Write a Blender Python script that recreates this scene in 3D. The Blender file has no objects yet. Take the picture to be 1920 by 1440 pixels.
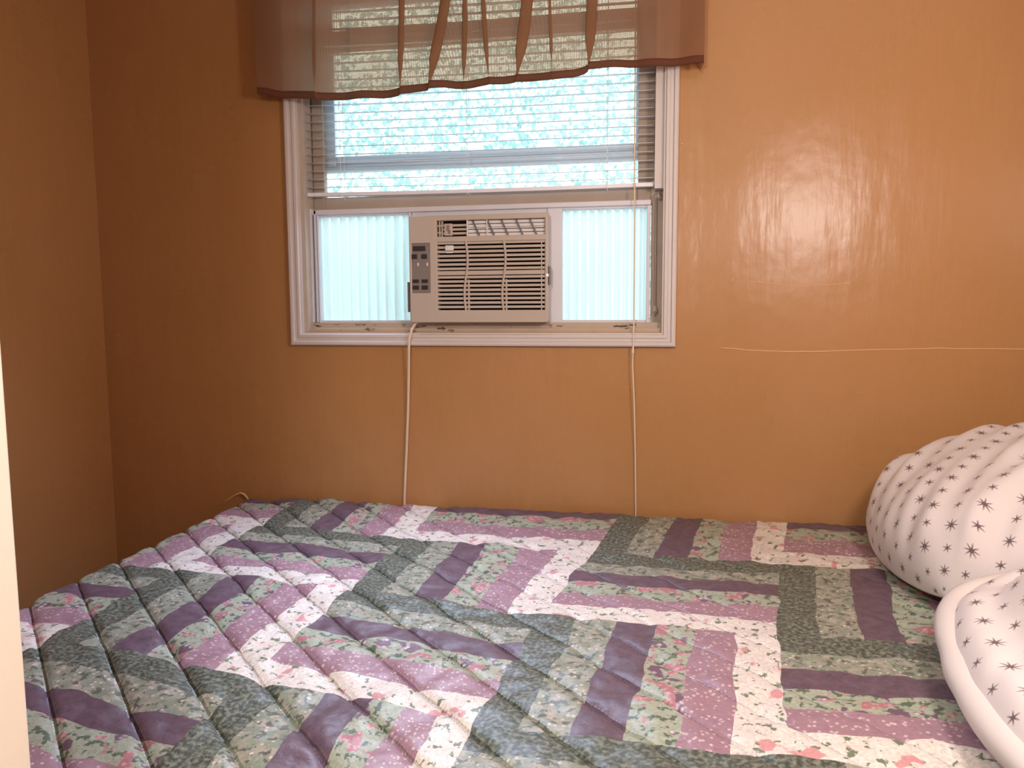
import bpy, bmesh, math, random
from mathutils import Vector, Matrix, noise

random.seed(7)
sc = bpy.context.scene
COL = sc.collection
PI = math.pi

# ------------------------------------------------------------------ camera
EYE = Vector((0.0, -2.14, 1.26))
YAW, PITCH, ROLL = math.radians(11.3), math.radians(5.74), math.radians(-0.31)
fw = Vector((-math.sin(YAW)*math.cos(PITCH), math.cos(YAW)*math.cos(PITCH), -math.sin(PITCH)))
r0 = Vector((math.cos(YAW), math.sin(YAW), 0))
u0 = r0.cross(fw)
rt = math.cos(ROLL)*r0 + math.sin(ROLL)*u0
up = -math.sin(ROLL)*r0 + math.cos(ROLL)*u0
cam_data = bpy.data.cameras.new('camera')
cam = bpy.data.objects.new('camera', cam_data)
COL.objects.link(cam)
cam.matrix_world = Matrix(((rt.x, up.x, -fw.x, EYE.x), (rt.y, up.y, -fw.y, EYE.y),
                           (rt.z, up.z, -fw.z, EYE.z), (0, 0, 0, 1)))
cam_data.sensor_width = 36.0
cam_data.lens = 36.0*1450/1920
cam_data.clip_start = 0.02
sc.camera = cam

# ------------------------------------------------------------------ world, lights, exposure
sc.view_settings.view_transform = 'Standard'
sc.view_settings.look = 'None'
sc.view_settings.gamma = 1.0
sc.view_settings.use_curve_mapping = False
sc.view_settings.exposure = 0.12

world = bpy.data.worlds.new('overcast_sky')
sc.world = world
world.use_nodes = True
bg = world.node_tree.nodes['Background']
bg.inputs[0].default_value = (0.74, 0.93, 1.0, 1)
bg.inputs[1].default_value = 2.6


def lamp(name, kind, loc, energy, color, **kw):
    d = bpy.data.lights.new(name, kind)
    d.energy = energy
    d.color = color
    for k, v in kw.items():
        setattr(d, k, v)
    o = bpy.data.objects.new(name, d)
    o.location = loc
    COL.objects.link(o)
    return o


# daylight of a bright hazy sky falling in through the window (very soft sun)
sun = lamp('hazy_sun', 'SUN', (0, 4, 5), 4.5, (0.70, 0.86, 1.0), angle=math.radians(70))
sun.rotation_euler = Vector((-0.25, -0.85, -0.50)).to_track_quat('-Z', 'Y').to_euler()
# the room's own lamp, to the right of the doorway, and the ceiling light of the hall behind the camera
lamp('room_lamp', 'POINT', (0.56, -1.34, 1.63), 25.0, (1.0, 0.88, 0.83), shadow_soft_size=0.12)
lamp('hall_light', 'POINT', (-0.30, -2.30, 1.72), 42.0, (1.0, 0.93, 0.82), shadow_soft_size=0.08)

# added area light inside the room, boosting the cool daylight on the bed
bed_fill = lamp('bed_daylight_fill', 'AREA', (-0.60, -0.125, 1.64), 6.6, (0.62, 0.73, 1.0), shape='RECTANGLE', size=0.82, size_y=0.20,
           spread=math.radians(108))
bed_fill.rotation_euler = Vector((-0.10, -0.62, -0.78)).to_track_quat('-Z', 'Y').to_euler()

# ------------------------------------------------------------------ node helpers


class G:
    """tiny helper to wire shader nodes"""

    def __init__(self, name):
        self.m = bpy.data.materials.new(name)
        self.m.use_nodes = True
        self.t = self.m.node_tree
        self.t.nodes.clear()
        self.out = self.t.nodes.new('ShaderNodeOutputMaterial')

    def n(self, kind, props=None, **ins):
        nd = self.t.nodes.new('ShaderNode' + kind)
        for k, v in (props or {}).items():
            setattr(nd, k, v)
        for k, v in ins.items():
            key = int(k[1:]) if k[0] == 'i' and k[1:].isdigit() else k.replace('_', ' ')
            self.put(nd.inputs[key], v)
        return nd

    def put(self, sock, v):
        if isinstance(v, bpy.types.NodeSocket):
            self.t.links.new(v, sock)
        elif isinstance(v, tuple) and len(v) == 3 and sock.type == 'RGBA':
            sock.default_value = (*v, 1)
        else:
            sock.default_value = v

    def math(self, op, a, b=0.0, c=None, clamp=False):
        nd = self.n('Math', {'operation': op, 'use_clamp': clamp}, i0=a, i1=b)
        if c is not None:
            self.put(nd.inputs[2], c)
        return nd.outputs[0]

    def mix(self, fac, a, b):
        nd = self.t.nodes.new('ShaderNodeMix')
        nd.data_type = 'RGBA'
        self.put(nd.inputs[0], fac)
        self.put(nd.inputs[6], a)
        self.put(nd.inputs[7], b)
        return nd.outputs[2]

    def ramp(self, fac, lo, hi):
        nd = self.n('MapRange', {'clamp': True}, Value=fac, From_Min=lo, From_Max=hi)
        return nd.outputs[0]

    def coord(self, which='Object'):
        return self.n('TexCoord').outputs[which]

    def map(self, vec, scale=(1, 1, 1), loc=(0, 0, 0), rot=(0, 0, 0)):
        return self.n('Mapping', None, Vector=vec, Scale=scale, Location=loc, Rotation=rot).outputs[0]

    def noise(self, vec, scale, detail=3.0, rough=0.5, col=False):
        nd = self.n('TexNoise', None, Vector=vec, Scale=scale, Detail=detail, Roughness=rough)
        return nd.outputs['Color' if col else 'Fac']

    def voro(self, vec, scale, feature='F1', col=False, rnd=1.0):
        nd = self.n('TexVoronoi', {'feature': feature}, Vector=vec, Scale=scale, Randomness=rnd)
        return nd.outputs['Color' if col else 'Distance']

    def bump(self, h, strength=0.3, dist=0.01):
        return self.n('Bump', None, Height=h, Strength=strength, Distance=dist).outputs[0]

    def bsdf(self, color, rough=0.5, spec=0.5, normal=None, **kw):
        nd = self.n('BsdfPrincipled', None, Base_Color=color, Roughness=rough)
        self.put(nd.inputs['Specular IOR Level'], spec)
        for k, v in kw.items():
            self.put(nd.inputs[k.replace('_', ' ')], v)
        if normal is not None:
            self.put(nd.inputs['Normal'], normal)
        self.t.links.new(nd.outputs[0], self.out.inputs[0])
        return nd

    def surf(self, sh):
        self.t.links.new(sh, self.out.inputs[0])
        return self.m


def plain(name, color, rough=0.5, spec=0.5, var=0.08, scale=12.0, bump=0.0, metal=0.0):
    g = G(name)
    co = g.coord()
    nz = g.noise(co, scale, 4.0)
    dark = tuple(c*(1-var) for c in color)
    lite = tuple(min(1, c*(1+var)) for c in color)
    c = g.mix(nz, dark, lite)
    nrm = g.bump(g.noise(co, scale*6, 3.0), bump, 0.002) if bump else None
    b = g.bsdf(c, rough, spec, nrm)
    b.inputs['Metallic'].default_value = metal
    return g.m


# ------------------------------------------------------------------ mesh helpers


class MB:
    """collects geometry for ONE mesh"""

    def __init__(self):
        self.v, self.f = [], []

    def add(self, vs, fs):
        o = len(self.v)
        self.v += [tuple(p) for p in vs]
        self.f += [tuple(i+o for i in f) for f in fs]
        return self

    def box(self, x0, x1, y0, y1, z0, z1):
        vs = [(x, y, z) for x in (x0, x1) for y in (y0, y1) for z in (z0, z1)]
        return self.add(vs, [(0, 1, 3, 2), (4, 6, 7, 5), (0, 4, 5, 1), (2, 3, 7, 6), (0, 2, 6, 4), (1, 5, 7, 3)])

    def bbox(self, x0, x1, y0, y1, z0, z1, r=0.003):
        bm = bmesh.new()
        vs = [bm.verts.new((x, y, z)) for x in (x0, x1) for y in (y0, y1) for z in (z0, z1)]
        for f in [(0, 1, 3, 2), (4, 6, 7, 5), (0, 4, 5, 1), (2, 3, 7, 6), (0, 2, 6, 4), (1, 5, 7, 3)]:
            bm.faces.new([vs[i] for i in f])
        bmesh.ops.bevel(bm, geom=bm.edges[:], offset=r, segments=2, affect='EDGES', profile=0.5)
        bm.verts.index_update()
        self.add([v.co[:] for v in bm.verts], [[v.index for v in f.verts] for f in bm.faces])
        bm.free()
        return self

    def tube(self, pts, r, n=8, cap=True):
        pts = [Vector(p) for p in pts]
        rs = r if isinstance(r, (list, tuple)) else [r]*len(pts)
        rings = []
        ref = None
        for i, p in enumerate(pts):
            t = (pts[min(i+1, len(pts)-1)] - pts[max(i-1, 0)]).normalized()
            if ref is None:
                ref = t.orthogonal().normalized()
            ref = (ref - ref.dot(t)*t).normalized()
            b = t.cross(ref)
            rings.append([p + rs[i]*(math.cos(2*PI*k/n)*ref + math.sin(2*PI*k/n)*b) for k in range(n)])
        vs = [q for ring in rings for q in ring]
        fs = []
        for i in range(len(pts)-1):
            for k in range(n):
                a, b2 = i*n+k, i*n+(k+1) % n
                fs.append((a, b2, b2+n, a+n))
        if cap:
            fs.append(tuple(range(n))[::-1])
            fs.append(tuple(range((len(pts)-1)*n, len(pts)*n)))
        return self.add(vs, fs)

    def grid(self, nu, nv, fn, close_u=False):
        vs = [fn(i, j) for j in range(nv) for i in range(nu)]
        fs = []
        for j in range(nv-1):
            for i in range(nu-1 if not close_u else nu):
                a = j*nu+i
                b = j*nu+(i+1) % nu
                fs.append((a, b, b+nu, a+nu))
        return self.add(vs, fs)

    def sweep_rect(self, profile, x0, x1, z0, z1, y):
        """profile = [(inset, dy)] swept round a rectangle in a wall (mitred)"""
        cs = [(x0, z0, 1, 1), (x1, z0, -1, 1), (x1, z1, -1, -1), (x0, z1, 1, -1)]
        n = len(profile)
        vs = []
        for cx, cz, sx, sz in cs:
            for d, dy in profile:
                vs.append((cx+sx*d, y+dy, cz+sz*d))
        fs = []
        for c in range(4):
            for k in range(n):
                a, b = c*n+k, c*n+(k+1) % n
                a2, b2 = ((c+1) % 4)*n+k, ((c+1) % 4)*n+(k+1) % n
                fs.append((a, b, b2, a2))
        return self.add(vs, fs)

    def build(self, name, mat, parent=None, smooth=False, uv=None, recalc=True):
        me = bpy.data.meshes.new(name)
        me.from_pydata(self.v, [], self.f)
        me.materials.append(mat)
        if recalc:
            bm = bmesh.new()
            bm.from_mesh(me)
            bmesh.ops.recalc_face_normals(bm, faces=bm.faces)
            bm.to_mesh(me)
            bm.free()
        if uv:
            lay = me.uv_layers.new(name='UVMap')
            for lp in me.loops:
                lay.data[lp.index].uv = uv[lp.vertex_index]
        if smooth:
            for p in me.polygons:
                p.use_smooth = True
        o = bpy.data.objects.new(name, me)
        COL.objects.link(o)
        if parent is not None:
            o.parent = parent
            o.matrix_parent_inverse = Matrix.Translation(parent.location).inverted()
        return o


def tag(o, label=None, cat=None, group=None, kind=None):
    if label:
        o['label'] = label
    if cat:
        o['category'] = cat
    if group:
        o['group'] = group
    if kind:
        o['kind'] = kind
    return o


def empty(name, loc=(0, 0, 0)):
    o = bpy.data.objects.new(name, None)
    o.location = loc
    o.empty_display_size = 0.1
    COL.objects.link(o)
    return o


# ------------------------------------------------------------------ materials of the room
def wall_paint():
    g = G('ochre_wall_paint')
    co = g.coord()
    n1 = g.noise(co, 1.7, 4.0)
    c = g.mix(g.ramp(n1, 0.15, 0.85), (0.415, 0.215, 0.076), (0.48, 0.252, 0.115))
    fine = g.noise(co, 55.0, 4.0)
    streak = g.noise(g.map(co, (9, 9, 1.6)), 1.6, 4.0, 0.55)
    lump = g.noise(co, 4.5, 3.0)
    h = g.math('ADD', g.math('MULTIPLY', streak, 0.6), g.math('ADD', g.math('MULTIPLY', lump, 1.2), g.math('MULTIPLY', fine, 0.06)))
    g.bsdf(c, g.math('ADD', 0.23, g.math('MULTIPLY', g.ramp(n1, 0.1, 0.9), 0.10)), 0.50, g.bump(h, 0.34, 0.012))
    return g.m


M_wall = wall_paint()
M_ceil = plain('white_ceiling', (0.72, 0.68, 0.62), 0.8, 0.2)
M_floor = plain('brown_floor', (0.22, 0.13, 0.08), 0.5, 0.4)
M_trim = plain('cream_trim_paint', (0.90, 0.87, 0.78), 0.45, 0.4, 0.04)
M_case = plain('white_casing_paint', (0.63, 0.585, 0.58), 0.42, 0.45, 0.06, 9)
M_sash = plain('white_sash_paint', (0.44, 0.35, 0.285), 0.65, 0.15, 0.14, 9)
M_alu = plain('white_vinyl_rail', (0.66, 0.67, 0.76), 0.4, 0.5, 0.04)
M_jamb = plain('worn_jamb_paint', (0.52, 0.44, 0.38), 0.6, 0.3, 0.15, 20)
M_slat = plain('white_blind_slat', (0.80, 0.83, 0.94), 0.35, 0.5, 0.03)
M_cordw = plain('white_cord', (0.75, 0.66, 0.56), 0.8, 0.2)
M_cordb = plain('beige_power_cord', (0.72, 0.58, 0.46), 0.5, 0.4)
M_ac = plain('beige_plastic', (0.49, 0.42, 0.365), 0.42, 0.4, 0.04, 8)
M_acw = plain('white_louver_plastic', (0.72, 0.70, 0.72), 0.4, 0.4, 0.04, 8)
M_dark = plain('dark_recess', (0.016, 0.014, 0.013), 0.8, 0.2)
M_grey = plain('grey_control_plastic', (0.23, 0.19, 0.18), 0.4, 0.4, 0.05)
M_btn = plain('black_button', (0.03, 0.026, 0.028), 0.35, 0.5)
M_chrome = plain('bright_metal', (0.85, 0.83, 0.80), 0.2, 0.6, 0.03, 12, 0.0, 0.9)
M_steel = plain('dark_latch', (0.12, 0.11, 0.13), 0.4, 0.5)


def sill_paint():
    g = G('peeling_sill_paint')
    co = g.coord()
    base = g.mix(g.noise(co, 14.0, 4.0), (0.44, 0.36, 0.29), (0.57, 0.47, 0.39))
    chips = g.ramp(g.noise(g.map(co, (9, 9, 34)), 1.5, 5.0, 0.65), 0.585, 0.62)
    g.bsdf(g.mix(chips, base, (0.09, 0.07, 0.05)), 0.6, 0.3)
    return g.m


M_sill = sill_paint()


def glass_mat():
    g = G('window_glass')
    tr = g.n('BsdfTransparent', None, Color=(0.95, 0.98, 0.98)).outputs[0]
    gl = g.n('BsdfGlossy', None, Color=(1.0, 1.0, 1.0), Roughness=0.03).outputs[0]
    fr = g.n('Fresnel', None, IOR=1.45).outputs[0]
    return g.surf(g.n('MixShader', None, i0=fr, i1=tr, i2=gl).outputs[0])


M_glass = glass_mat()


def pleat_mat():
    g = G('translucent_pleated_vinyl')
    co = g.coord()
    c = g.mix(g.noise(co, 5.0, 2.0), (0.80, 0.93, 0.93), (0.93, 0.98, 0.97))
    tl = g.n('BsdfTranslucent', None, Color=c).outputs[0]
    df = g.n('BsdfDiffuse', None, Color=(0.80, 0.84, 0.86)).outputs[0]
    return g.surf(g.n('MixShader', None, i0=0.35, i1=tl, i2=df).outputs[0])


M_pleat = pleat_mat()


def valance_mat(name, thru, lo=(0.30, 0.160, 0.095), hi=(0.37, 0.205, 0.125)):
    g = G(name)
    uv = g.coord('UV')
    sep = g.n('SeparateXYZ', None, Vector=uv)
    wx = g.math('SINE', g.math('MULTIPLY', sep.outputs[0], 2*PI/0.0042))
    wy = g.math('SINE', g.math('MULTIPLY', sep.outputs[1], 2*PI/0.0042))
    weave = g.math('MAXIMUM', wx, wy)
    nz = g.noise(uv, 7.0, 3.0)
    c = g.mix(nz, lo, hi)
    df = g.n('BsdfDiffuse', None, Color=c).outputs[0]
    tl = g.n('BsdfTranslucent', None, Color=(0.50, 0.36, 0.25)).outputs[0]
    tr = g.n('BsdfTransparent', None, Color=(1.0, 0.78, 0.57)).outputs[0]
    cloth = g.n('MixShader', None, i0=0.35, i1=df, i2=tl).outputs[0]
    hole = g.math('MULTIPLY', g.ramp(weave, 1.0, -0.6), thru*1.3)
    hole = g.math('ADD', hole, thru*0.55)
    return g.surf(g.n('MixShader', None, i0=hole, i1=cloth, i2=tr).outputs[0])


M_val = valance_mat('sheer_brown_cloth', 0.20)
M_hem = valance_mat('doubled_brown_hem', 0.015, (0.17, 0.066, 0.045), (0.22, 0.09, 0.06))


def quilt_mat():
    g = G('patchwork_quilt_print')
    uv = g.coord('UV')                       # metres on the unfolded quilt
    wob = g.noise(uv, 9.0, 2.0, 0.5, col=True)
    wv = g.n('VectorMath', {'operation': 'SUBTRACT'}, i0=wob, i1=(0.5, 0.5, 0.5)).outputs[0]
    wv = g.n('VectorMath', {'operation': 'SCALE'}, i0=wv, Scale=0.028).outputs[0]
    p = g.n('VectorMath', {'operation': 'ADD'}, i0=uv, i1=wv).outputs[0]
    s = g.n('SeparateXYZ', None, Vector=p)
    u = g.math('DIVIDE', s.outputs[0], 0.430)
    v = g.math('DIVIDE', s.outputs[1], 0.393)
    iu, iv = g.math('FLOOR', u), g.math('FLOOR', v)
    fu, fv = g.math('FRACT', u), g.math('FRACT', v)
    par = g.math('FLOORED_MODULO', g.math('ADD', iu, iv), 2.0)
    inv = g.math('SUBTRACT', 1.0, fv)
    t = g.math('ADD', g.math('MULTIPLY', fu, g.math('SUBTRACT', 1.0, par)), g.math('MULTIPLY', inv, par))
    k = g.math('FLOOR', g.math('MULTIPLY', t, 6.0))

    def is_k(i):
        return g.math('COMPARE', k, float(i), 0.25)

    fine = g.noise(uv, 130.0, 2.0)
    mid = g.noise(uv, 48.0, 3.0, 0.6)
    mid2 = g.noise(g.map(uv, (1, 1, 1), (3.1, 7.7, 0)), 60.0, 3.0, 0.6)
    big = g.noise(g.map(uv, (1, 1, 1), (9.3, 1.7, 0)), 26.0, 2.0)
    big2 = g.noise(g.map(uv, (1, 1, 1), (4.1, 5.2, 0)), 24.0, 2.0)
    v1 = g.voro(uv, 110.0)
    v2 = g.voro(uv, 75.0)
    # dark green, densely speckled
    green = g.mix(g.ramp(fine, 0.42, 0.66), (0.037, 0.058, 0.040), (0.22, 0.26, 0.195))
    # beige and sage ground with small dark sprigs
    tan = g.mix(g.ramp(mid, 0.40, 0.56), (0.42, 0.40, 0.32), (0.25, 0.31, 0.23))
    tan = g.mix(g.ramp(mid2, 0.54, 0.59), tan, (0.10, 0.12, 0.085))
    tan = g.mix(g.ramp(v2, 0.26, 0.16), tan, (0.66, 0.58, 0.50))
    # plum
    plum = g.mix(g.ramp(mid, 0.35, 0.7), (0.090, 0.052, 0.080), (0.155, 0.092, 0.135))
    # sage with pink roses and dark leaves
    sage = g.mix(g.ramp(fine, 0.3, 0.7), (0.36, 0.42, 0.315), (0.45, 0.50, 0.39))
    sage = g.mix(g.ramp(mid2, 0.545, 0.59), sage, (0.085, 0.14, 0.085))
    rose = g.mix(g.ramp(v1, 0.15, 0.5), (0.80, 0.46, 0.44), (0.48, 0.20, 0.23))
    sage = g.mix(g.ramp(big, 0.57, 0.60), sage, rose)
    lil = g.mix(g.ramp(v2, 0.15, 0.45), (0.82, 0.66, 0.70), (0.16, 0.09, 0.14))
    sage = g.mix(g.ramp(big2, 0.615, 0.64), sage, lil)
    # mauve with small pale flecks
    mauve = g.mix(g.ramp(v1, 0.36, 0.20), (0.375, 0.220, 0.275), (0.70, 0.54, 0.56))
    mauve = g.mix(g.ramp(mid, 0.60, 0.68), mauve, (0.33, 0.18, 0.27))
    # cream with scattered sprigs
    cream = g.mix(g.ramp(big, 0.3, 0.7), (0.82, 0.75, 0.68), (0.88, 0.83, 0.78))
    cream = g.mix(g.ramp(mid2, 0.585, 0.62), cream, (0.17, 0.22, 0.13))
    cream = g.mix(g.ramp(big2, 0.63, 0.67), cream, (0.72, 0.34, 0.36))
    c = green
    for i, cc in enumerate((tan, plum, sage, mauve, cream)):
        c = g.mix(is_k(i+1), c, cc)
    ob = g.n('SeparateXYZ', None, Vector=g.coord())
    q = g.math('ADD', g.math('MULTIPLY', ob.outputs[0], 0.69), g.math('MULTIPLY', ob.outputs[1], 0.724))
    e = g.math('ABSOLUTE', g.math('SUBTRACT', g.math('FRACT', g.math('DIVIDE', g.math('ADD', q, 1.39), 0.0935)), 0.5))
    fade = g.ramp(g.math('ADD', ob.outputs[0], g.math('MULTIPLY', ob.outputs[1], 0.5)), 0.05, -0.75)
    stitch = g.math('MULTIPLY', g.ramp(e, 0.500, 0.455), 0.75)      # 0 in the stitched channel
    stitch = g.math('MULTIPLY', stitch, fade)
    hgt = g.math('ADD', g.math('MULTIPLY', g.noise(uv, 60.0, 3.0), 0.25), stitch)
    nb = g.bump(hgt, 0.9, 0.005)
    mott = g.ramp(g.noise(g.map(uv, (1, 1, 1), (6.6, 2.4, 0)), 170.0, 2.0, 0.7), 0.30, 0.72)
    c = g.mix(g.math('MULTIPLY', g.math('SUBTRACT', 1.0, mott), 0.42), c, (0.16, 0.14, 0.15))
    b = g.bsdf(c, 0.42, 0.38, nb)
    return g.m


M_quilt = quilt_mat()


def star_mat():
    g = G('star_print_pillowcase')
    uv = g.coord('UV')                       # metres
    s = g.n('SeparateXYZ', None, Vector=uv)

    def star(ox, oy, R, rays):
        cell = 0.074
        fx = g.math('SUBTRACT', g.math('FRACT', g.math('DIVIDE', g.math('ADD', s.outputs[0], ox), cell)), 0.5)
        fy = g.math('SUBTRACT', g.math('FRACT', g.math('DIVIDE', g.math('ADD', s.outputs[1], oy), cell)), 0.5)
        r = g.math('SQRT', g.math('ADD', g.math('MULTIPLY', fx, fx), g.math('MULTIPLY', fy, fy)))
        a = g.math('ARCTAN2', fy, fx)
        w = g.math('POWER', g.math('ABSOLUTE', g.math('COSINE', g.math('MULTIPLY', a, rays/2))), 3.5)
        lim = g.math('ADD', g.math('MULTIPLY', w, R*0.72), R*0.28)
        ray = g.math('MULTIPLY', g.math('LESS_THAN', r, lim), g.ramp(r, R*1.25, R*0.30))
        return ray

    m = g.math('MAXIMUM', star(0, 0, 0.215, 8), star(0.037, 0.037, 0.165, 6))
    base = g.mix(g.noise(uv, 8.0, 2.0), (0.66, 0.61, 0.62), (0.72, 0.67, 0.68))
    c = g.mix(g.math('MULTIPLY', m, 0.95), base, (0.12, 0.075, 0.085))
    nb = g.bump(g.noise(uv, 240.0, 2.0), 0.1, 0.001)
    b = g.bsdf(c, 0.75, 0.2, nb)
    b.inputs['Sheen Weight'].default_value = 0.15
    return g.m


M_star = star_mat()
M_hemw = plain('white_pillow_hem', (0.66, 0.61, 0.60), 0.8, 0.2, 0.03)
M_mat = plain('mattress_ticking', (0.62, 0.60, 0.58), 0.8, 0.2)
M_wood = plain('brown_bed_rail', (0.16, 0.09, 0.05), 0.5, 0.4)
M_leaf = plain('pale_leaf', (0.50, 0.68, 0.66), 0.6, 0.3, 0.35, 3)
M_bark = plain('grey_bark', (0.20, 0.18, 0.15), 0.9, 0.1, 0.2)
M_ground = plain('pale_gravel', (0.45, 0.46, 0.42), 0.9, 0.1, 0.15)

# ------------------------------------------------------------------ room shell
XL, XR, YF, ZC, TH = -1.735, 1.02, -3.35, 2.42, 0.14
OX0, OX1, OZ0, OZ1 = -1.056, -0.004, 1.188, 2.165      # window opening


def struct(mb, name, mat, label, parent=None, **kw):
    o = mb.build(name, mat, parent, **kw)
    if parent is None:
        tag(o, label, 'wall' if name.startswith('wall') else name.split('_')[0], kind='structure')
    return o


w = MB()
for (a, b, c, d) in ((XL-TH, OX0, 0, ZC), (OX1, XR+TH, 0, ZC), (OX0, OX1, 0, OZ0), (OX0, OX1, OZ1, ZC)):
    w.box(a, b, 0, TH, c, d)
# raised paint seams and scars of the wall board
seams = MB()


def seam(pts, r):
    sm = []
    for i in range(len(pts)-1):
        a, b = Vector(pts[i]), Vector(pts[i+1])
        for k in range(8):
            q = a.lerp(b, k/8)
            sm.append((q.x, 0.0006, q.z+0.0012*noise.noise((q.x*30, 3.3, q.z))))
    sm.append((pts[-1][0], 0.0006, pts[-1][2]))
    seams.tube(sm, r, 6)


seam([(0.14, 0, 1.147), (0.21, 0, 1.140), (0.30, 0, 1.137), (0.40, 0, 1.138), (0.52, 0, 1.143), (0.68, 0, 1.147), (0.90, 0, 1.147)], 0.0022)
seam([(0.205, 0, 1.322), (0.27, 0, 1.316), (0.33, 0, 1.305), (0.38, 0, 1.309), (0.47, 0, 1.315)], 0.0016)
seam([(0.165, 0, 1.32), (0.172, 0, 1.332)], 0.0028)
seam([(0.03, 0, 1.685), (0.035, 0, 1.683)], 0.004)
wb = struct(w, 'wall_back', M_wall, 'ochre painted wall around the window with a raised paint seam')
M_seam = plain('seam_highlight_tone', (0.62, 0.37, 0.19), 0.35, 0.5)  # lighter colour stands in for the highlight along the raised seams
seams.build('paint_seam', M_seam, wb, smooth=True)['label'] = 'raised seam in the paint with its highlight painted on'
struct(MB().box(XL-TH, XL, YF, 0, 0, ZC), 'wall_left', M_wall, 'ochre painted wall at the foot of the bed')
struct(MB().box(XR, XR+TH, YF, 0, 0, ZC), 'wall_right', M_wall, 'ochre painted wall at the head of the bed')
struct(MB().box(XL-TH, XR+TH, YF-TH, YF, 0, ZC), 'wall_front', M_wall, 'ochre painted wall behind the camera')
struct(MB().box(XL, -0.60, -1.70, -1.60, 0, ZC), 'wall_partition', M_wall, 'short ochre wall beside the doorway')
struct(MB().box(XL-TH, XR+TH, YF-TH, TH, -0.1, 0), 'floor', M_floor, 'brown floor under the bed')
struct(MB().box(XL-TH, XR+TH, YF-TH, TH, ZC, ZC+0.1), 'ceiling', M_ceil, 'white ceiling above the bed')
t = MB()
t.bbox(-0.66, -0.5360, -1.715, -1.70, 0, 2.1, 0.003)
t.bbox(-0.60, -0.5345, -1.70, -1.60, 0, 2.1, 0.002)
struct(t, 'trim_1', M_trim, 'cream painted door casing at the left edge of the view')

# ------------------------------------------------------------------ window
win = empty('window_1', (-0.53, 0.0, 1.15))
tag(win, 'white framed double hung window with its lower sash raised above the air conditioner', 'window', kind='structure')
prof = [(0, 0.0), (0, -0.016), (0.004, -0.019), (0.011, -0.019), (0.014, -0.013), (0.021, -0.013), (0.024, -0.016),
        (0.031, -0.016), (0.034, -0.010), (0.037, -0.010), (0.037, 0.0)]
MB().sweep_rect(prof, -1.093, 0.024, 1.149, 2.2, 0.0).build('casing', M_case, win)
jm = MB()
jm.box(OX0, OX0+0.012, 0.0, 0.125, OZ0, OZ1).box(OX1-0.006, OX1, 0.0, 0.125, OZ0, OZ1).box(OX0, OX1, 0.0, 0.125, OZ1-0.012, OZ1)
jm.build('jamb', M_jamb, win)
s_ = MB()
s_.box(OX0+0.012, OX1-0.006, 0.018, 0.125, OZ0-0.001, 1.214)
s_.bbox(OX0+0.004, OX1-0.002, 0.004, 0.03, OZ0-0.003, 1.199, 0.002)
s_.build('window_sill', M_sill, win)
MB().box(-0.046, OX1-0.004, 0.052, 0.10, 1.205, 1.60).box(OX0+0.008, -1.022, 0.062, 0.10, 1.205, 1.60).build('stop', M_jamb, win)
MB().box(-0.037, -0.010, 0.004, 0.05, 1.572, OZ1-0.012).build('jamb_liner', M_case, win)
tr = MB()
tr.tube([(-0.033, 0.03, 1.235), (-0.034, 0.03, 1.56)], 0.0028, 8)
tr.tube([(-0.024, 0.022, 1.548), (-0.024, 0.03, 1.566)], 0.005, 8).tube([(-0.031, 0.022, 1.243), (-0.031, 0.03, 1.257)], 0.005, 8)
tr.build('sash_track', M_chrome, win)
MB().box(-1.0435, -1.036, 0.03, 0.045, 1.215, 1.55).box(-1.030, -1.0245, 0.03, 0.045, 1.215, 1.545).build('sash_track', M_alu, win)


def sash(name, x0, x1, z0, z1, y0, y1, st, br, tr_, mat, groove=0.0):
    """a glazed sash: stiles, rails and its pane"""
    m = MB()
    m.bbox(x0, x0+st[0], y0, y1, z0, z1, 0.002).bbox(x1-st[1], x1, y0, y1, z0, z1, 0.002)
    m.bbox(x0+st[0], x1-st[1], y0, y1, z1-tr_, z1, 0.002)
    if groove:
        h = (br-groove)/2
        m.bbox(x0+st[0], x1-st[1], y0, y1, z0, z0+h, 0.002).bbox(x0+st[0], x1-st[1], y0, y1, z0+br-h, z0+br, 0.002)
        m.box(x0+st[0], x1-st[1], y0+0.008, y1, z0+h, z0+br-h)
    else:
        m.bbox(x0+st[0], x1-st[1], y0, y1, z0, z0+br, 0.002)
    o = m.build(name, mat, win)
    ym = (y0+y1)/2
    MB().box(x0+st[0]-0.003, x1-st[1]+0.003, ym, ym+0.003, z0+br-0.003, z1-tr_+0.003).build('pane', M_glass, o)
    return o


sash('upper_sash', -1.043, -0.012, 1.664, 2.150, 0.092, 0.118, (0.060, 0.080), 0.046, 0.012, M_alu, 0.008)
sash('lower_sash', -1.041, -0.038, 1.548, 2.060, 0.058, 0.084, (0.034, 0.045), 0.037, 0.055, M_sash)

# ------------------------------------------------------------------ venetian blind
bl = empty('venetian_blind', (-0.555, 0.028, 2.13))
tag(bl, 'white slatted blind hanging open in the upper half of the window', 'blind')
MB().bbox(-1.052, -0.039, 0.012, 0.046, 2.115, 2.148, 0.002).build('headrail', M_slat, bl)


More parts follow.
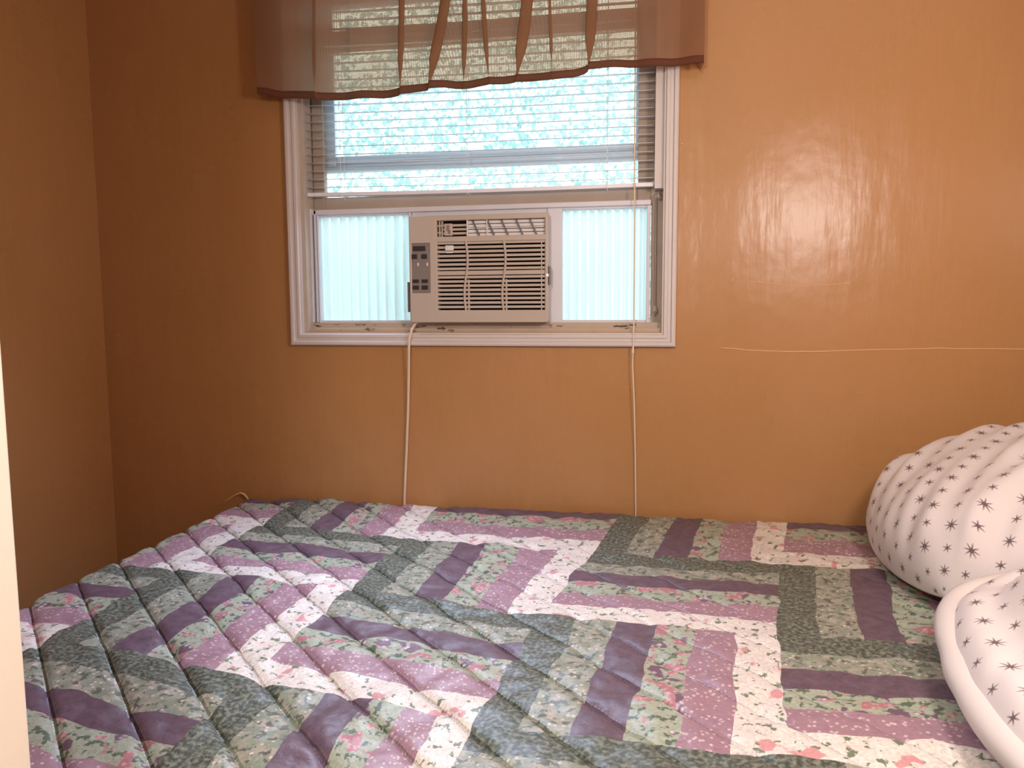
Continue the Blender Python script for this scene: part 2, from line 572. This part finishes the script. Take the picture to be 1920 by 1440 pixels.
def slat_mesh(x0, x1, z0, z1, yc, sag):
    wv_, th = 0.0125, 0.0005
    mb = MB()
    nx = 13
    prof_ = []
    for k in range(6):
        a = -1+2*k/5
        prof_.append((a*wv_, 0.0012*(1-a*a)+0.0016*a))
    ring = [(y, z+th) for y, z in prof_]+[(y, z-th) for y, z in prof_[::-1]]
    n = len(ring)
    vs = []
    for i in range(nx):
        f = i/(nx-1)
        for y, z in ring:
            vs.append((x0+(x1-x0)*f, yc+y, z0+(z1-z0)*f - sag*math.sin(PI*f)+z))
    fs = [tuple(range(n)), tuple(range((nx-1)*n, nx*n))]
    for i in range(nx-1):
        for k in range(n):
            a, b = i*n+k, i*n+(k+1) % n
            fs.append((a, b, b+n, a+n))
    return mb.add(vs, fs)


NS = 23
for k in range(NS):
    zl = 1.611 + 0.02345*k
    zr = 1.604 + 0.02285*k
    if zl > 2.112:
        break
    slat_mesh(-1.0425, -0.0395, zl, zr, 0.030, 0.003).build('slat', M_slat, bl, smooth=True)
rb = slat_mesh(-1.0425, -0.0395, 1.590, 1.586, 0.030, 0.003)
rb.grid(2, 2, lambda i, j: (-1.0425+i*1.003, 0.02+j*0.02, 1.586-0.004*i))
br_ = MB()
vs = []
for i in range(13):
    f = i/12
    x = -1.0425+1.003*f
    z = 1.591-0.005*f-0.003*math.sin(PI*f)
    vs.append([(x, 0.019, z-0.006), (x, 0.041, z-0.006), (x, 0.041, z+0.004), (x, 0.019, z+0.004)])
br_.grid(4, 13, lambda i, j: vs[j][i], close_u=True)
br_.build('bottom_rail', M_slat, bl)
for lx in (-0.935, -0.556, -0.165):
    m = MB()
    for yy in (0.0165, 0.0435):
        m.tube([(lx, yy, 1.575), (lx, yy, 2.12)], 0.0008, 5)
    m.build('ladder_cord', M_slat, bl)
MB().tube([(-0.990, 0.012, 1.665), (-0.986, 0.012, 2.12)], 0.003, 6).build('tilt_wand', M_glass, bl)
lc = MB()
lc.tube([(-0.092, 0.010, 2.12), (-0.091, 0.010, 1.66), (-0.089, 0.012, 1.50), (-0.088, 0.004, 1.26), (-0.087, -0.012, 1.205),
         (-0.088, -0.022, 1.15), (-0.089, -0.022, 1.10), (-0.083, -0.019, 0.98), (-0.080, -0.010, 0.86), (-0.077, -0.006, 0.70), (-0.077, -0.005, 0.62)], 0.0021, 6)
lc.tube([(-0.0885, -0.022, 1.150), (-0.0885, -0.022, 1.132)], [0.0026, 0.0042], 8)
lc.build('lift_cord', M_cordw, bl)

# ------------------------------------------------------------------ air conditioner
ac = empty('window_air_conditioner', (-0.517, -0.03, 1.215))
tag(ac, 'beige window air conditioner with wavy ribbed grille and pleated side panels', 'air conditioner')
AX0, AX1, AZ0, AZ1, AY = -0.716, -0.320, 1.2155, 1.513, -0.030
MB().box(AX0+0.008, AX1-0.008, 0.004, 0.42, AZ0+0.004, AZ1-0.006).build('cabinet', M_ac, ac)
# front panel: frame round the openings
fp = MB()
y0, y1 = AY, 0.004
GX0, GX1 = -0.634, -0.329
VZ0, VZ1 = 1.4545, 1.4985      # vent band
GZ0, GZ1 = 1.2500, 1.4395      # intake grille
CX0, CX1, CZ0, CZ1 = -0.7085, -0.6555, 1.2985, 1.4375
fp.bbox(AX0, AX0+0.0075, y0, y1, AZ0, AZ1, 0.003)
fp.bbox(CX1, GX0, y0, y1, AZ0, AZ1, 0.002)
fp.bbox(AX0+0.003, CX1+0.003, y0, y1, AZ0, CZ0, 0.002)
fp.bbox(AX0+0.003, CX1+0.003, y0, y1, CZ1, AZ1, 0.002)
fp.bbox(GX1, AX1, y0, y1, AZ0, AZ1, 0.003)
fp.bbox(GX0-0.003, GX1+0.003, y0, y1, AZ0, GZ0, 0.002)
fp.bbox(GX0-0.003, GX1+0.003, y0, y1, GZ1, VZ0, 0.002)
fp.bbox(GX0-0.003, GX1+0.003, y0, y1, VZ1, AZ1, 0.002)
front = fp.build('front_panel', M_ac, ac)
MB().box(GX0, GX1, 0.0005, 0.003, GZ0, GZ1).box(GX0, GX1, 0.0005, 0.003, VZ0, VZ1).build('dark_backing', M_dark, ac)
# intake grille: horizontal bars and two wavy ribs
gr = MB()
NB = 16
for k in range(NB):
    z = GZ0 + (k+0.5)*(GZ1-GZ0)/NB + 0.003
    hh = 0.0037 if k != 8 else 0.0062
    gr.bbox(GX0-0.002, GX1+0.002, AY+0.004, AY+0.016, z-hh, z+hh*0.9, 0.0012)
intake = gr.build('intake_grille', M_ac, ac)


def wave(xc, s):
    mb = MB()
    n = 40
    pts = []
    for i in range(n):
        f = i/(n-1)
        z = GZ0-0.004 + f*(GZ1-GZ0+0.006)
        x = xc + s*0.0050*math.sin(2*PI*(f*0.98+0.02)*1.0+PI)
        pts.append((x, z))
    mb.grid(6, n, lambda i, j: (pts[j][0]+(-0.0028, -0.0028, 0.0, 0.0028, 0.0028, 0.0)[i],
                                (AY+0.010, AY+0.0010, AY-0.0010, AY+0.0010, AY+0.010, AY+0.011)[i], pts[j][1]), close_u=True)
    return mb


wave(-0.5515, 1).build('wavy_rib', M_ac, intake, smooth=True)
wave(-0.4435, 1).build('wavy_rib', M_ac, intake, smooth=True)
for xc in (-0.5445, -0.4370):
    MB().bbox(xc-0.0022, xc+0.0022, AY+0.003, AY+0.012, GZ0-0.002, 1.335, 0.001).build('rib', M_ac, intake)
MB().bbox(GX1-0.011, GX1-0.008, AY+0.003, AY+0.012, GZ0-0.002, GZ1+0.002, 0.001).build('rib', M_ac, intake)
# badge on the grille
bd = MB()
bd.bbox(-0.610, -0.586, AY-0.0015, AY+0.004, 1.416, 1.430, 0.0015)
bd.bbox(-0.604, -0.592, AY-0.0020, AY+0.004, 1.4195, 1.4275, 0.0015)
bd.bbox(-0.608, -0.588, AY-0.0005, AY+0.004, 1.4085, 1.4125, 0.001)
bd.build('badge', M_acw, ac)
# air outlet: left louver half
lv = MB()
for z in (1.4635, 1.4745, 1.4855):
    lv.bbox(GX0+0.016, -0.549, AY+0.008, AY+0.022, z-0.0035, z+0.0032, 0.001)
for xx in (-0.629, -0.622):
    lv.bbox(xx, xx+0.0035, AY+0.006, AY+0.02, VZ0, VZ1, 0.001)
for z in (1.466, 1.4855):
    lv.bbox(GX0, GX0+0.014, AY+0.008, AY+0.02, z-0.0028, z+0.0022, 0.001)
lv.bbox(-0.6135, -0.590, AY+0.004, AY+0.012, 1.457, 1.4905, 0.002)
lv.build('air_louver', M_ac, ac)
MB().box(-0.6065, -0.5985, AY+0.0025, AY+0.006, 1.4705, 1.486).box(-0.602, -0.595, AY+0.0025, AY+0.006, 1.4625, 1.472).build('louver_tab', M_grey, ac)
lw = MB()
lw.bbox(-0.5485, -0.5445, AY+0.002, AY+0.02, VZ0, VZ1, 0.001)
for z in (1.4585, 1.4685, 1.4830, 1.4930):
    lw.bbox(-0.5445, GX1-0.001, AY+0.010, AY+0.022, z-0.0043, z+0.0040, 0.001)
lw.bbox(-0.5445, GX1-0.001, AY+0.006, AY+0.022, 1.4742, 1.4775, 0.001)
lw.bbox(-0.4925, -0.4895, AY+0.004, AY+0.02, VZ0, VZ1, 0.001)
white = lw.build('air_louver', M_acw, ac)
white['label'] = 'white air louver'
for xx in (-0.526, -0.484, -0.4445, -0.4035, -0.365):
    m = MB()
    # slanted vane
    vs = []
    for (zz, dx) in ((VZ0+0.002, 0.010), (VZ1-0.002, -0.008)):
        vs += [(xx+dx, AY+0.0045, zz), (xx+dx+0.0048, AY+0.0045, zz), (xx+dx+0.0048, AY+0.012, zz), (xx+dx, AY+0.012, zz)]
    m.add(vs, [(0, 1, 2, 3), (4, 7, 6, 5), (0, 4, 5, 1), (1, 5, 6, 2), (2, 6, 7, 3), (3, 7, 4, 0)])
    m.build('vane', M_steel, white)
# control panel
cp = MB().bbox(CX0, CX1, AY+0.002, 0.002, CZ0, CZ1, 0.0015).build('control_panel', M_grey, ac)
MB().bbox(-0.7050, -0.6680, AY+0.0005, AY+0.006, 1.4160, 1.4300, 0.001).build('display', M_btn, cp)
for (bx, bz, bw, bh) in ((-0.7005, 1.4010, 0.0085, 0.0065), (-0.6720, 1.4010, 0.0085, 0.0065),
                         (-0.6980, 1.3320, 0.0095, 0.0050), (-0.6715, 1.3320, 0.0095, 0.0050),
                         (-0.6980, 1.3140, 0.0095, 0.0058), (-0.6715, 1.3140, 0.0095, 0.0058)):
    MB().bbox(bx-bw, bx+bw, AY-0.0005, AY+0.006, bz-bh, bz+bh, 0.0012).build('button', M_btn, cp)
for bx in (-0.6905, -0.6635):
    MB().bbox(bx-0.0022, bx+0.0022, AY+0.0002, AY+0.005, 1.374, 1.383, 0.0009).build('indicator_light', M_acw, cp)
# small bright screw and latches at the sides of the front
MB().tube([(-0.3215, AY-0.002, 1.344), (-0.3215, AY+0.004, 1.344)], 0.0045, 10).build('screw', M_chrome, ac)
MB().bbox(AX1+0.001, AX1+0.005, AY+0.004, AY+0.03, 1.318, 1.368, 0.001).build('latch', M_steel, ac)
MB().bbox(AX0-0.009, AX0-0.0015, AY+0.006, AY+0.03, 1.245, 1.330, 0.001).build('latch', M_steel, ac)
# mounting channel above, accordion side panels
MB().bbox(-1.036, -0.046, 0.030, 0.062, 1.5325, 1.5465, 0.002).box(AX0-0.012, AX1+0.003, 0.040, 0.060, 1.500, 1.534).build('top_channel', M_alu, ac)


def accordion(x0, x1, z0, z1, y, npl):
    mb = MB()
    n = npl*2*6
    pts = []
    for i in range(n+1):
        f = i/n
        ph = f*npl
        tri = abs((ph % 1.0)*2-1)
        tri = 0.5-0.5*math.cos(PI*tri)
        pts.append((x0+(x1-x0)*f, y+0.014*tri))
    mb.grid(n+1, 2, lambda i, j: (pts[i][0], pts[i][1], (z0, z1)[j]))
    mb.grid(n+1, 2, lambda i, j: (pts[i][0], pts[i][1]+0.0008, (z0, z1)[j]))
    return mb


def side_panel(x0, x1, fl, fr):
    fm = MB()
    z0, z1 = 1.2125, 1.5325
    fm.bbox(x0, x0+fl, 0.034, 0.062, z0, z1, 0.002).bbox(x1-fr, x1, 0.034, 0.062, z0, z1, 0.002)
    fm.bbox(x0+fl, x1-fr, 0.040, 0.062, z1-0.006, z1, 0.001).bbox(x0+fl, x1-fr, 0.040, 0.062, z0, z0+0.008, 0.001)
    fr_ = fm.build('side_panel_frame', M_alu, ac)
    accordion(x0+fl, x1-fr, z0+0.008, z1-0.006, 0.042, 10).build('pleated_panel', M_pleat, fr_, smooth=True, recalc=False)


side_panel(-1.0235, -0.7300, 0.005, 0.008)
side_panel(-0.3310, -0.0470, 0.042, 0.010)
# power cord dropping out under the front, over the sill and down behind the bed
MB().tube([(-0.700, -0.006, 1.2175), (-0.706, -0.016, 1.212), (-0.713, -0.027, 1.196), (-0.7205, -0.030, 1.165), (-0.7225, -0.028, 1.140), (-0.728, -0.018, 1.06),
           (-0.734, -0.012, 0.96), (-0.742, -0.009, 0.84), (-0.752, -0.006, 0.70), (-0.756, -0.0055, 0.60)], 0.0040, 8).build('power_cord', M_cordb, ac)

# ------------------------------------------------------------------ valance
va = empty('window_valance', (-0.53, -0.06, 2.20))
tag(va, 'sheer brown gathered valance hanging across the top of the window', 'curtain')
HX = [-1.137, -1.06, -0.93, -0.84, -0.74, -0.66, -0.60, -0.545, -0.45, -0.39, -0.30, -0.255, -0.195, -0.135, -0.045, 0.088]
HZ = [1.860, 1.847, 1.832, 1.829, 1.829, 1.842, 1.847, 1.842, 1.847, 1.850, 1.846, 1.851, 1.868, 1.869, 1.866, 1.868]


def lin(xs, ys, x):
    if x <= xs[0]:
        return ys[0]
    for i in range(len(xs)-1):
        if x <= xs[i+1]:
            f = (x-xs[i])/(xs[i+1]-xs[i])
            f = f*f*(3-2*f)
            return ys[i]+(ys[i+1]-ys[i])*f
    return ys[-1]


ZT = 2.215
# folds: top x, bottom x, width, depth, overlap
FOLDS = [(-1.06, -1.04, 0.045, 0.010, 0.0), (-0.955, -0.965, 0.030, 0.012, 1.6), (-0.86, -0.865, 0.03, 0.008, 0.6),
         (-0.702, -0.716, 0.015, 0.020, 2.6), (-0.572, -0.640, 0.024, 0.026, 2.9), (-0.528, -0.545, 0.016, 0.018, 2.4),
         (-0.485, -0.470, 0.015, 0.018, 2.4), (-0.352, -0.400, 0.024, 0.028, 2.9), (-0.308, -0.300, 0.022, 0.016, 1.8),
         (-0.190, -0.208, 0.022, 0.024, 2.9), (-0.085, -0.075, 0.035, 0.012, 0.6), (0.0, 0.01, 0.05, 0.008, 0.0)]


def val_pt(s, t):
    """s = position along the rod, t = 0 top .. 1 hem"""
    hz = lin(HX, HZ, s)
    x = s + (1-t)*0.004*math.sin(s*40)
    y = -0.066
    for xt, xb, wd, dp, ov in FOLDS:
        e = t**1.8
        c = xt+(xb-xt)*e
        amp = 0.75+0.25*math.sin(PI*t)
        if t > 0.80:
            amp *= 1-0.55*((t-0.80)/0.20)
        q = (s-c)/wd
        if abs(q) < 4:
            g_ = math.exp(-q*q)
            y -= dp*amp*g_
            x -= ov*wd*min(1.0, amp*1.05)*q*g_
    y += 0.006*math.sin(s*11+1.0)*t + 0.007*math.sin(s*47+1.5*math.sin(s*9)+0.8*t)*(0.4+0.6*t)
    z = ZT+(hz-ZT)*t
    return x, y, z


NSX, NT = 420, 40
hem_t = 0.955
mb = MB()
uvs = []
for j in range(NT):
    t_ = j/(NT-1)*hem_t
    for i in range(NSX):
        s = -1.143+i/(NSX-1)*1.226
        mb.v.append(val_pt(s, t_))
        uvs.append((s, t_*0.36))
for j in range(NT-1):
    for i in range(NSX-1):
        a = j*NSX+i
        mb.f.append((a, a+1, a+1+NSX, a+NSX))
cl = mb.build('valance_cloth', M_val, va, smooth=True, uv=uvs, recalc=False)
mb = MB()
uvs = []
# rolled hem: thin closed strip
ring = [(-0.0018, hem_t-0.006), (-0.0022, 0.975), (-0.0018, 1.0), (0.0010, 1.002), (0.0018, 0.975), (0.0014, hem_t-0.006)]
for (dy, t_) in ring:
    for i in range(NSX):
        s = -1.143+i/(NSX-1)*1.226
        x, y, z = val_pt(s, t_)
        mb.v.append((x, y+dy, z))
        uvs.append((s, t_*0.36))
for j in range(len(ring)):
    for i in range(NSX-1):
        a = j*NSX+i
        b = ((j+1) % len(ring))*NSX+i
        mb.f.append((a, a+1, b+1, b))
# little corner tail at the right end
x, y, z = val_pt(0.083, 1.0)
o_ = len(mb.v)
mb.v += [(x-0.026, y-0.001, z+0.004), (x-0.008, y-0.001, z+0.004), (x-0.012, y-0.001, z-0.012), (x-0.026, y+0.002, z+0.004), (x-0.008, y+0.002, z+0.004), (x-0.012, y+0.002, z-0.012)]
uvs += [(0, 0)]*6
mb.f += [(o_, o_+1, o_+2), (o_+3, o_+5, o_+4), (o_, o_+3, o_+4, o_+1), (o_+1, o_+4, o_+5, o_+2), (o_+2, o_+5, o_+3, o_)]
mb.build('hem', M_hem, va, smooth=True, uv=uvs)
# side returns to the wall
for nm, sx in (('side_return', -1.143), ('side_return', 0.083)):
    m = MB()
    uvs = []
    for j in range(24):
        t_ = j/23
        x, y, z = val_pt(sx, t_)
        for i in range(6):
            f = i/5
            m.v.append((x+(0.006*f if sx < 0 else -0.006*f), y+(-0.001-y)*f, z-0.004*f*(1 if sx < 0 else 0)))
            uvs.append((f*0.07, t_*0.36))
    for j in range(23):
        for i in range(5):
            a = j*6+i
            m.f.append((a, a+1, a+7, a+6))
    m.build(nm, M_val, va, smooth=True, uv=uvs, recalc=False)
rd = MB().tube([(-1.138, -0.002, 2.205), (-1.138, -0.052, 2.205), (-1.13, -0.060, 2.205), (0.07, -0.060, 2.205), (0.078, -0.052, 2.205), (0.078, -0.002, 2.205)], 0.006, 8)
rd.build('curtain_rod', M_cordw, va)

# ------------------------------------------------------------------ bed
BX0, BX1, BY0, BY1, BZ = -1.262, 0.90, -1.405, -0.026, 0.672
bed = empty('bed', (-0.18, -0.72, 0.0))
tag(bed, 'mattress and box spring under the patchwork quilt against the window wall', 'bed')
MB().bbox(BX0+0.045, BX1-0.03, BY0+0.045, BY1-0.035, 0.44, BZ-0.038, 0.03).build('mattress', M_mat, bed)
MB().bbox(BX0+0.045, BX1-0.03, BY0+0.045, BY1-0.035, 0.20, 0.438, 0.015).build('box_spring', M_mat, bed)
MB().bbox(BX0+0.045, BX1-0.03, BY0+0.045, BY1-0.035, 0.15, 0.198, 0.004).build('bed_frame', M_wood, bed)
for lx in (BX0+0.08, BX1-0.08):
    for ly in (BY0+0.08, BY1-0.08):
        MB().tube([(lx, ly, 0), (lx, ly, 0.155)], [0.02, 0.028], 12).build('leg', M_wood, bed)

# quilt draped over it
RR, RB = 0.040, 0.014      # rounding over the open edges, and along the wall


def drape(a, b):
    """unfolded quilt coordinate (a,b) -> surface point and normal-ish"""
    px = min(max(a, BX0+0.03), BX1-0.03)
    py = min(max(b, BY0+0.03), BY1-0.012)
    dx, dy = a-px, b-py
    d = math.hypot(dx, dy)
    if d < 1e-6:
        return Vector((a, b, BZ)), Vector((0, 0, 1)), 0.0
    nx, ny = dx/d, dy/d
    R_ = RR+(RB-RR)*max(0.0, ny)
    th = d/R_
    if th < PI/2:
        off, dz = R_*math.sin(th), R_*(1-math.cos(th))
        nrm = Vector((nx*math.sin(th), ny*math.sin(th), math.cos(th)))
    else:
        rest = d-R_*PI/2
        off, dz = R_+0.06*rest*(1-max(0.0, ny)), R_+rest
        nrm = Vector((nx, ny, 0.06))
    return Vector((px+nx*off, py+ny*off, BZ-dz)), nrm, d


def ss(lo, hi, x):
    f = max(0.0, min(1.0, (x-lo)/(hi-lo)))
    return f*f*(3-2*f)


def quilt_uv(a, b):
    """patchwork coordinates: the blocks were sewn a little out of true"""
    S = ss(-0.18, -0.45, a)
    right = a-0.10*(b+0.95)-0.07*max(0, b+0.65)+0.247
    left = a+0.212
    u = right*(1-S)+left*S
    sv = lin([-1.2, -0.9, -0.75, -0.5, -0.25], [0.13, 0.115, 0.08, 0.046, 0.0], a)*(1-0.40*ss(-0.75, -0.45, b))
    sv = max(sv, 0.062*ss(-0.40, -0.08, b))
    return u+0.43*10, b+1.135-sv+0.393*10


def quilt_h(a, b):
    q = (a*0.69+b*0.724)
    ph = (q+1.39)/0.0935
    e = abs((ph % 1.0)-0.5)*2           # 1 on the stitched line
    # how clearly the long diagonal channels stand up fades to the head of the bed
    diag = 1.0-0.72*max(0.0, min(1.0, (a+0.75+0.5*(b+0.7))/0.9))
    puff = (1-e**4)*0.0048*diag - 0.0060*diag*max(0, 1-(1-e)/0.17)
    n = noise.noise((a*9, b*9, 0.3))*0.0045+noise.noise((a*24, b*24, 1.7))*0.0042+noise.noise((a*52, b*52, 4.4))*0.0013
    n += 0.013*ss(-0.30, -0.04, b)*ss(-1.24, -0.95, a)
    return puff+n+0.004*noise.noise((a*2.2, b*2.2, 8))


mb = MB()
uvs = []
A0, A1, B0, B1, ST = BX0-0.42, BX1+0.02, BY0-0.42, BY1+0.034, 0.0055
na, nb = int((A1-A0)/ST)+1, int((B1-B0)/ST)+1
for j in range(nb):
    b = B0+(B1-B0)*j/(nb-1)
    for i in range(na):
        a = A0+(A1-A0)*i/(na-1)
        p, nrm, d = drape(a, b)
        p = p+nrm*quilt_h(a, b)
        mb.v.append(p[:])
        uvs.append(quilt_uv(a, b))
for j in range(nb-1):
    for i in range(na-1):
        k = j*na+i
        mb.f.append((k, k+1, k+1+na, k+na))
qo = mb.build('patchwork_quilt', M_quilt, None, smooth=True, uv=uvs, recalc=False)
sol = qo.modifiers.new('thickness', 'SOLIDIFY')
sol.thickness = 0.006
sol.offset = -1
tag(qo, 'floral patchwork quilt in green, plum, mauve and cream spread over the bed', 'quilt')

th_ = MB()
th_.tube([(-1.345, -0.020, 0.655), (-1.325, -0.016, 0.668), (-1.305, -0.012, 0.681), (-1.292, -0.010, 0.688), (-1.280, -0.010, 0.6915), (-1.268, -0.011, 0.688),
          (-1.258, -0.012, 0.678), (-1.25, -0.010, 0.660)], [0.0012, 0.0012, 0.0015, 0.0022, 0.0030, 0.0034, 0.0022, 0.0012], 6)
tag(th_.build('loose_thread', plain('yellowish_thread', (0.70, 0.55, 0.22), 0.8, 0.2), None, smooth=True),
    'pale yellow loose thread sticking up behind the far corner of the quilt', 'thread')


# ------------------------------------------------------------------ pillows
def pillow_mesh(name, a, b, H, loc, rotz, tilt, roll_, seed, label, rim=0.0, ridge=0.0, bulge=None):
    """a = half length along local x (bed length), b = half along local y"""
    nu = nv = 90
    vs, uvs, fs = [], [], []
    R = Matrix.Translation(loc) @ Matrix.Rotation(rotz, 4, 'Z') @ Matrix.Rotation(tilt, 4, 'Y') @ Matrix.Rotation(roll_, 4, 'X')
    for side in (1, -1):
        for j in range(nv):
            v = math.sin(PI/2*(-1+2*j/(nv-1)))
            for i in range(nu):
                u = math.sin(PI/2*(-1+2*i/(nu-1)))
                # rounded, slightly pinched outline
                x = u*math.sqrt(1-0.34*v*v)*a
                y = v*math.sqrt(1-0.30*u*u)*b
                ee = max(0.0, (1-abs(u)**3.0)*(1-abs(v)**3.0))
                h = H*ee**0.50
                if side > 0:
                    w1 = noise.noise((x*5+seed, y*5, seed))*0.010
                    w2 = noise.noise(((x*0.8+y*0.6)*4+seed, (-x*0.6+y*0.8)*22, seed+3))*ridge
                    w3 = noise.noise((x*16, y*16, seed+9))*0.003
                    h += (w1+w2+w3)*min(1, ee*3)
                    if rim:
                        d = min((1+u)*a, (1-v)*b)
                        h -= rim*math.exp(-((d-0.085)/0.040)**2)*min(1, ee*2)
                    z = h
                else:
                    z = -0.28*h
                p = R @ Vector((x, y, z))
                vs.append(p[:])
                uvs.append((x*1.08+seed*0.37+2, y*1.08+2))
    n = nu*nv
    # print follows the cloth: stretch the uv by the arc length over the middle of the pillow
    def arc(idx):
        d = [0.0]
        for q in range(1, len(idx)):
            d.append(d[-1]+(Vector(vs[idx[q]])-Vector(vs[idx[q-1]])).length)
        m_ = d[len(d)//2]
        return [e-m_ for e in d]
    for s in range(2):
        fu_ = arc([s*n+(nv//2)*nu+i for i in range(nu)])
        fv_ = arc([s*n+j*nu+nu//2 for j in range(nv)])
        for j in range(nv):
            for i in range(nu):
                uvs[s*n+j*nu+i] = (fu_[i]*(1-0.10*abs(-1+2*j/(nv-1))**2)+seed*0.37+2, fv_[j]+2)
    for s in range(2):
        for j in range(nv-1):
            for i in range(nu-1):
                k = s*n+j*nu+i
                q = (k, k+1, k+1+nu, k+nu)
                fs.append(q if s == 0 else q[::-1])
    mb = MB()
    mb.v, mb.f = vs, fs
    o = mb.build(name, M_star, None, smooth=True, uv=uvs, recalc=False)
    bm = bmesh.new()
    bm.from_mesh(o.data)
    bmesh.ops.remove_doubles(bm, verts=bm.verts, dist=0.0002)
    bm.to_mesh(o.data)
    bm.free()
    tag(o, label, 'pillow', 'pillows at the head of the bed')
    if rim:
        pts = []
        for k in range(60):
            f = k/59
            if f < 0.55:
                u, v = -0.985, -1+2*f/0.55*0.985
            else:
                u, v = -0.985+1.8*(f-0.55)/0.45, 0.985
            pts.append(R @ Vector((u*math.sqrt(1-0.34*v*v)*a, v*math.sqrt(1-0.30*u*u)*b, 0.026)))
        pts = [pts[0]]+[(pts[k-1]+pts[k]+pts[k+1])/3 for k in range(1, 59)]+[pts[59]]
        for _ in range(4):
            pts = [pts[0]]+[(pts[k-1]+pts[k]+pts[k+1])/3 for k in range(1, 59)]+[pts[59]]
        rs = [0.020+0.006*noise.noise((k*0.2, 3.3, 1.0)) for k in range(60)]
        MB().tube(pts, rs, 14).build('hem', M_hemw, o, smooth=True)
    return o


pillow_mesh('pillow', 0.275, 0.325, 0.172, (0.730, -0.340, 0.790), 0.0, math.radians(-20), 0.0, 2.0,
            'star printed white pillow farther from the camera, lying against the window wall', ridge=0.024)
pillow_mesh('pillow', 0.29, 0.34, 0.13, (0.700, -1.035, 0.762), math.radians(-6), math.radians(-12), math.radians(4), 5.0,
            'star printed white pillow nearer the camera with a raised plain hem', rim=0.03, ridge=0.006)

# ------------------------------------------------------------------ outside the window
gd = MB().box(-14, 14, TH+0.02, 22, -0.75, -0.6).build('ground', M_ground)
tag(gd, 'pale ground outside the window', 'ground', kind='structure')
hedge = empty('tall_hedge', (-1.2, 3.4, -0.6))
tag(hedge, 'pale sunlit leafy hedge outside behind the blind', 'hedge')
tk = MB()
for k in range(16):
    x = -4.2+k*0.42
    tk.tube([(x, 3.5, -0.62), (x+0.05, 3.5, 0.2), (x+random.uniform(-0.1, 0.1), 3.55, 1.1)], [0.04, 0.03, 0.012], 7)
tk.build('stem', M_bark, hedge, smooth=True)
lf = MB()
for k in range(26000):
    x = random.uniform(-4.4, 2.4)
    top = 3.9-0.85*max(0, (x+1.1))
    z = random.uniform(-0.2, top+0.25*noise.noise((x*2, 0, 0)))
    c = Vector((x, 3.4+random.uniform(0, 0.9), z))
    L = random.uniform(0.035, 0.075)
    d1 = Vector((random.gauss(0, 1), random.gauss(0, 1), random.gauss(0, 1))).normalized()
    d2 = d1.orthogonal().normalized()
    d3 = d1.cross(d2)
    lf.add([c, c+d1*L*0.5+d2*L*0.35+d3*L*0.1, c+d1*L, c+d1*L*0.5-d2*L*0.35+d3*L*0.1], [(0, 1, 2, 3)])
lf.build('foliage', M_leaf, hedge, recalc=False)
